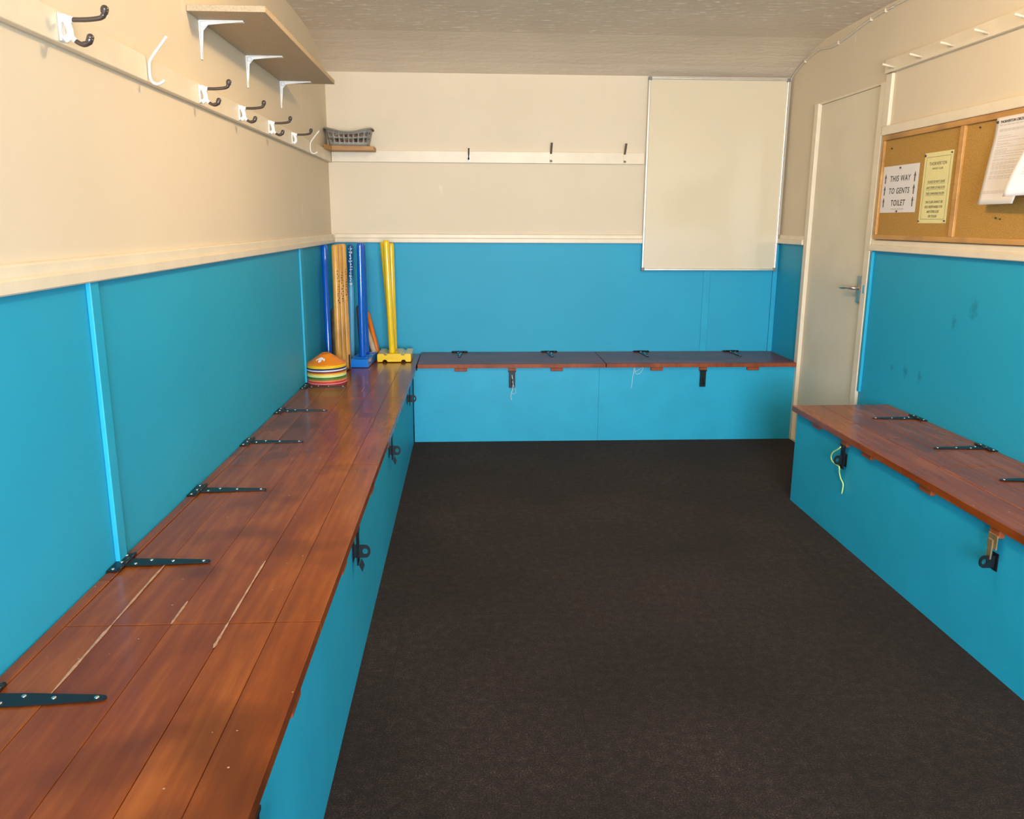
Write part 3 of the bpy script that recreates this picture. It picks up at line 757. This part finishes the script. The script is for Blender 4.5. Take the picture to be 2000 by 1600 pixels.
# ------------------------------------------------------------------ cricket kit
def stump_mesh(a, b, r=.0172, blunt=False):
    a = Vector(a); b = Vector(b); d = b - a
    ts = [0, .02, .5, .975, .99, 1.0]; rs = [r*.92, r, r, r, r*.93, r*.72]
    if blunt: rs[-1] = r*.85
    return tube(bmesh.new(), [a + d*t for t in ts], rs, 20)
def glyphs(bm, a, b, r, t0, t1, ang, sz, seed, rad_off=.0005):
    """rows of small letter-like strokes running along a stump, wrapped on its surface at angle ang"""
    rg = random.Random(seed); a = Vector(a); b = Vector(b); ax = (b-a).normalized()
    e1 = ax.cross(Vector((0,1,0))).normalized(); e2 = ax.cross(e1)
    t = t0; L = (b-a).length
    while t < t1:
        for s in range(rg.choice((1, 2, 2))):
            w = sz*(.3+.7*rg.random()); o = (rg.random()-.5)*sz; th = sz*.17
            vert = rg.random() < .55
            p0 = (t + (rg.random()-.5)*.3*sz/L, o - w/2) if vert else (t-.4*sz/L, o)
            p1 = (t + (rg.random()-.5)*.5*sz/L, o + w/2) if vert else (t+.4*sz/L, o+(rg.random()-.5)*sz)
            def P(tt, oo):
                th_ = ang + oo/r
                return a + ax*(tt*L) + (e1*math.cos(th_) + e2*math.sin(th_))*(r+rad_off)
            dx = th/L if vert else 0; dy = 0 if vert else th
            q = [P(p0[0]-dx, p0[1]-dy), P(p1[0]-dx, p1[1]-dy), P(p1[0]+dx, p1[1]+dy), P(p0[0]+dx, p0[1]+dy)]
            bm.faces.new([bm.verts.new(x) for x in q])
        t += sz*(1.0+.5*rg.random())/L
    return bm
ZB = .4495
# yellow spring-back set
YS = thing('stump_set', 'yellow plastic cricket stumps on a notched yellow base', 'cricket stumps', (.375, -.25, ZB))
def base_poly(x0, x1, z0, z1, y0, y1, m, nm, parent, notch=.012):
    w = x1-x0; pts = [(x0+.004,z0), (x0+.028,z0), (x0+.036,z0+notch), (x0+.050,z0+notch), (x0+.058,z0), (x1-.058,z0), (x1-.050,z0+notch), (x1-.036,z0+notch), (x1-.028,z0), (x1-.004,z0),
        (x1,z0+.006), (x1,z1-.006), (x1-.006,z1), (x1-.034,z1), (x1-.042,z1-notch*.8), (x1-.052,z1-notch*.8), (x1-.060,z1), (x0+.060,z1), (x0+.052,z1-notch*.8), (x0+.042,z1-notch*.8), (x0+.034,z1), (x0+.006,z1), (x0,z1-.006), (x0,z0+.006)]
    bm = prism(bmesh.new(), [(x, y0, z) for x, z in pts], (0, y1-y0, 0))
    return bm
bm = bmesh.new()
pts = base_poly
for (ya, yb_) in ((-.350, -.282), (-.276, -.213), (-.207, -.140)):
    b2 = base_poly(.281, .472, ZB, ZB+.047, ya, yb_, None, None, None)
    me = bpy.data.meshes.new('tmp'); b2.to_mesh(me); b2.free(); bm.from_mesh(me); bpy.data.meshes.remove(me)
bx(bm, .300, .453, -.282, -.207, ZB+.010, ZB+.040)
yb = obj('base', bm, MYEL, YS); md = yb.modifiers.new('bevel', 'BEVEL'); md.width = .0025; md.segments = 2; md.limit_method = 'ANGLE'
for a, b in (((.363,-.311,ZB+.046), (.346,-.311,1.125)), ((.362,-.245,ZB+.046), (.322,-.240,1.116)), ((.364,-.177,ZB+.046), (.360,-.177,1.106))):
    obj('stump', stump_mesh(a, b), MYEL, YS)
# blue set
BS = thing('stump_set', 'blue plastic cricket stumps on a bright blue block base', 'cricket stumps', (.22, -.38, ZB))
rot = Matrix.Translation((.2035,-.53,0)) @ Matrix.Rotation(math.radians(-3.5), 4, 'Z')
bm = bx(bmesh.new(), -.052, .050, 0, .28, ZB, ZB+.044, bev=.005, seg=3)
for k in range(3): bx(bm, -.045, .043, .05+k*.085, .07+k*.085, ZB+.0445, ZB+.0475, bev=.001, seg=1)
bmesh.ops.transform(bm, matrix=rot, verts=bm.verts); obj('base', bm, MPB2, BS)
for a, b in (((.214,-.452,ZB+.044), (.220,-.452,1.114)), ((.217,-.315,ZB+.044), (.2135,-.315,1.108))): obj('stump', stump_mesh(a, b, .0178), MPB, BS)
# lone light-blue stump with white lettering, and a blue one leaning in the corner
la, lb = (.121,-.214,ZB), (.136,-.214,1.100)
o = obj('cricket_stump', stump_mesh(la, lb, .0165), MLB); 
g = glyphs(bmesh.new(), la, lb, .0165, .66, .98, PI*.5+.15, .0135, 11)
gm = plain('white_print', (.86,.88,.92), .5)
LBT = tag(recenter(o), 'two-tone blue stump, white lettering on its dark upper half, behind the blue base', 'cricket stump', 'loose cricket stumps')
obj('lettering', g, gm, LBT)
ba, bb_ = (.038,-.500,ZB+.003), (.0195,-.388,1.100)
tag(recenter(obj('cricket_stump', stump_mesh(ba, bb_, .0172), MPB)), 'dark blue stump leaning in the corner behind the stacked cones', 'cricket stump', 'loose cricket stumps')
# wooden stumps on a dark base
WSs = thing('stump_set', 'three pale varnished wooden stumps with black lettering', 'cricket stumps', (.14, -.60, ZB))
bm = tube(bmesh.new(), [(.116,-.745,ZB+.007), (.117,-.740,ZB+.007), (.152,-.565,ZB+.007), (.153,-.560,ZB+.007)], [.008,.0165,.0165,.008], 16)
for v in bm.verts: v.co.z = ZB + (v.co.z-ZB-.007)*.36 + .0075
obj('base', bm, MDARKWOOD, WSs)
ws = (((.122,-.700,ZB+.010), (.120,-.660,1.108)), ((.136,-.645,ZB+.010), (.130,-.600,1.110)), ((.150,-.590,ZB+.010), (.1405,-.545,1.110)))
for i, (a, b) in enumerate(ws):
    s = obj('stump', stump_mesh(a, b, .0185), MSTUMP, WSs)
    obj('lettering', glyphs(bmesh.new(), a, b, .0185, .55, .80, PI*.5+[.80,.80,.95][i], .0105, 20+i), MINK, s)
obj('tip_shoe', bx(bmesh.new(), .161, .168, -.612, -.605, ZB+.014, ZB+.085, bev=.001, seg=1), MBLACK, WSs)
# sticks leaning behind
def stick(name, a, b, r0, r1, m, label, cat):
    a = Vector(a); b = Vector(b)
    bm = tube(bmesh.new(), [a.lerp(b, t) for t in (0, .03, .5, .94, .985, 1)], [r0*.8, r0, (r0+r1)/2, r1, r1*.8, r1*.4], 14)
    return tag(recenter(obj(name, bm, m)), label, cat, 'sticks leaning behind the stumps')
stick('wooden_stick', (.262,-.120,ZB+.014), (.197,-.030,.700), .0145, .0135, MORA, 'orange stick slanting between the blue and yellow stumps', 'stick')
stick('wooden_stick', (.250,-.165,ZB+.014), (.176,-.070,.660), .0165, .0150, MPALEWOOD, 'pale wooden stick slanting just below the orange one', 'stick')
stick('wooden_stick', (.170,-.115,ZB+.014), (.146,-.030,.738), .0170, .0150, MDARKWOOD, 'dark brown stick between the light-blue and blue stumps', 'stick')
stick('wooden_stick', (.050,-.405,ZB+.014), (.037,-.280,.745), .0165, .0150, MDARKWOOD, 'dark brown stick between the leaning blue and wooden stumps', 'stick')

# ------------------------------------------------------------------ stacked marker cones
cols = [('pink', (.80,.24,.30), 'bottom disc of the stack, resting on the bench'), ('red', (.60,.05,.035), 'just above the pink bottom disc'),
        ('salmon orange', (.80,.30,.12), 'under the olive disc near the stack bottom'), ('olive', (.24,.24,.05), 'between the salmon and the green disc'),
        ('green', (.05,.20,.03), 'between the olive and the whitish lime disc'), ('whitish lime', (.74,.85,.45), 'directly above the green disc'),
        ('pale yellow', (.90,.78,.22), 'directly above the whitish lime disc'), ('amber', (.85,.38,.04), 'under the maroon disc'),
        ('maroon', (.20,.028,.03), 'just below the white disc'), ('white', (.80,.79,.80), 'directly under the navy disc'),
        ('navy blue', (.012,.020,.16), 'directly under the lower yellow disc'), ('yellow', (.90,.62,.015), 'lower one of the two yellow discs near the top'),
        ('yellow', (.90,.60,.02), 'upper yellow disc, just under the orange top disc'), ('orange', (.80,.23,.008), 'topmost disc of the stack, with a white emblem')]
cx_, cy_ = .099, -.945
prof_o = [(.0955,0), (.0965,.0012), (.0955,.0030), (.0885,.0070), (.058,.0260), (.030,.0445), (.0185,.0520)]
prof_i = [(.0165,.0505), (.028,.0427), (.056,.0242), (.0865,.0052), (.0925,0)]
for i, (cn, col, where) in enumerate(cols):
    m = plain('cone_plastic', col, .34, var=.05)
    bm = lathe(bmesh.new(), prof_o + prof_i + [(.0955, 0)], (0,0,0), 56)
    o = obj('marker_cone', bm, m); o.location = (cx_ + random.uniform(-.0008, .0008), cy_ + random.uniform(-.0008, .0008), .4545 + i*.00705)
    o.rotation_euler = (0, math.radians(-.10*i), 0)
    tag(o, '%s disc cone, %s' % (cn, where), 'marker cone', 'stack of disc cones on the bench')
# emblem on the top cone: a white fan of petals around a base
bm = bmesh.new()
def cone_pt(x, ang):     # x: radius from axis, ang around; sits on the outer surface
    z = .026 + (.058-x)*(.0185/.028) if x < .058 else .0070 + (.0885-x)*(.0190/.0305)
    return Vector((x*math.cos(ang), x*math.sin(ang), z+.0009))
a0 = math.radians(-107)
def blob(rx, ax_, r_, sq=1.0):
    n = 12; vs = []
    for k in range(n):
        q = 2*PI*k/n
        vs.append(bm.verts.new(cone_pt(rx + r_*sq*math.cos(q), ax_ + (r_/rx)*math.sin(q))))
    bm.faces.new(vs)
blob(.067, a0, .0080, 1.2)
for k in range(5): blob(.054 + [.006,.000,-.003,.000,.006][k], a0 + (-2+k)*.155, .0042, 1.9)
obj('emblem', bm, gm, o, 'white petal-shaped emblem', local=True)
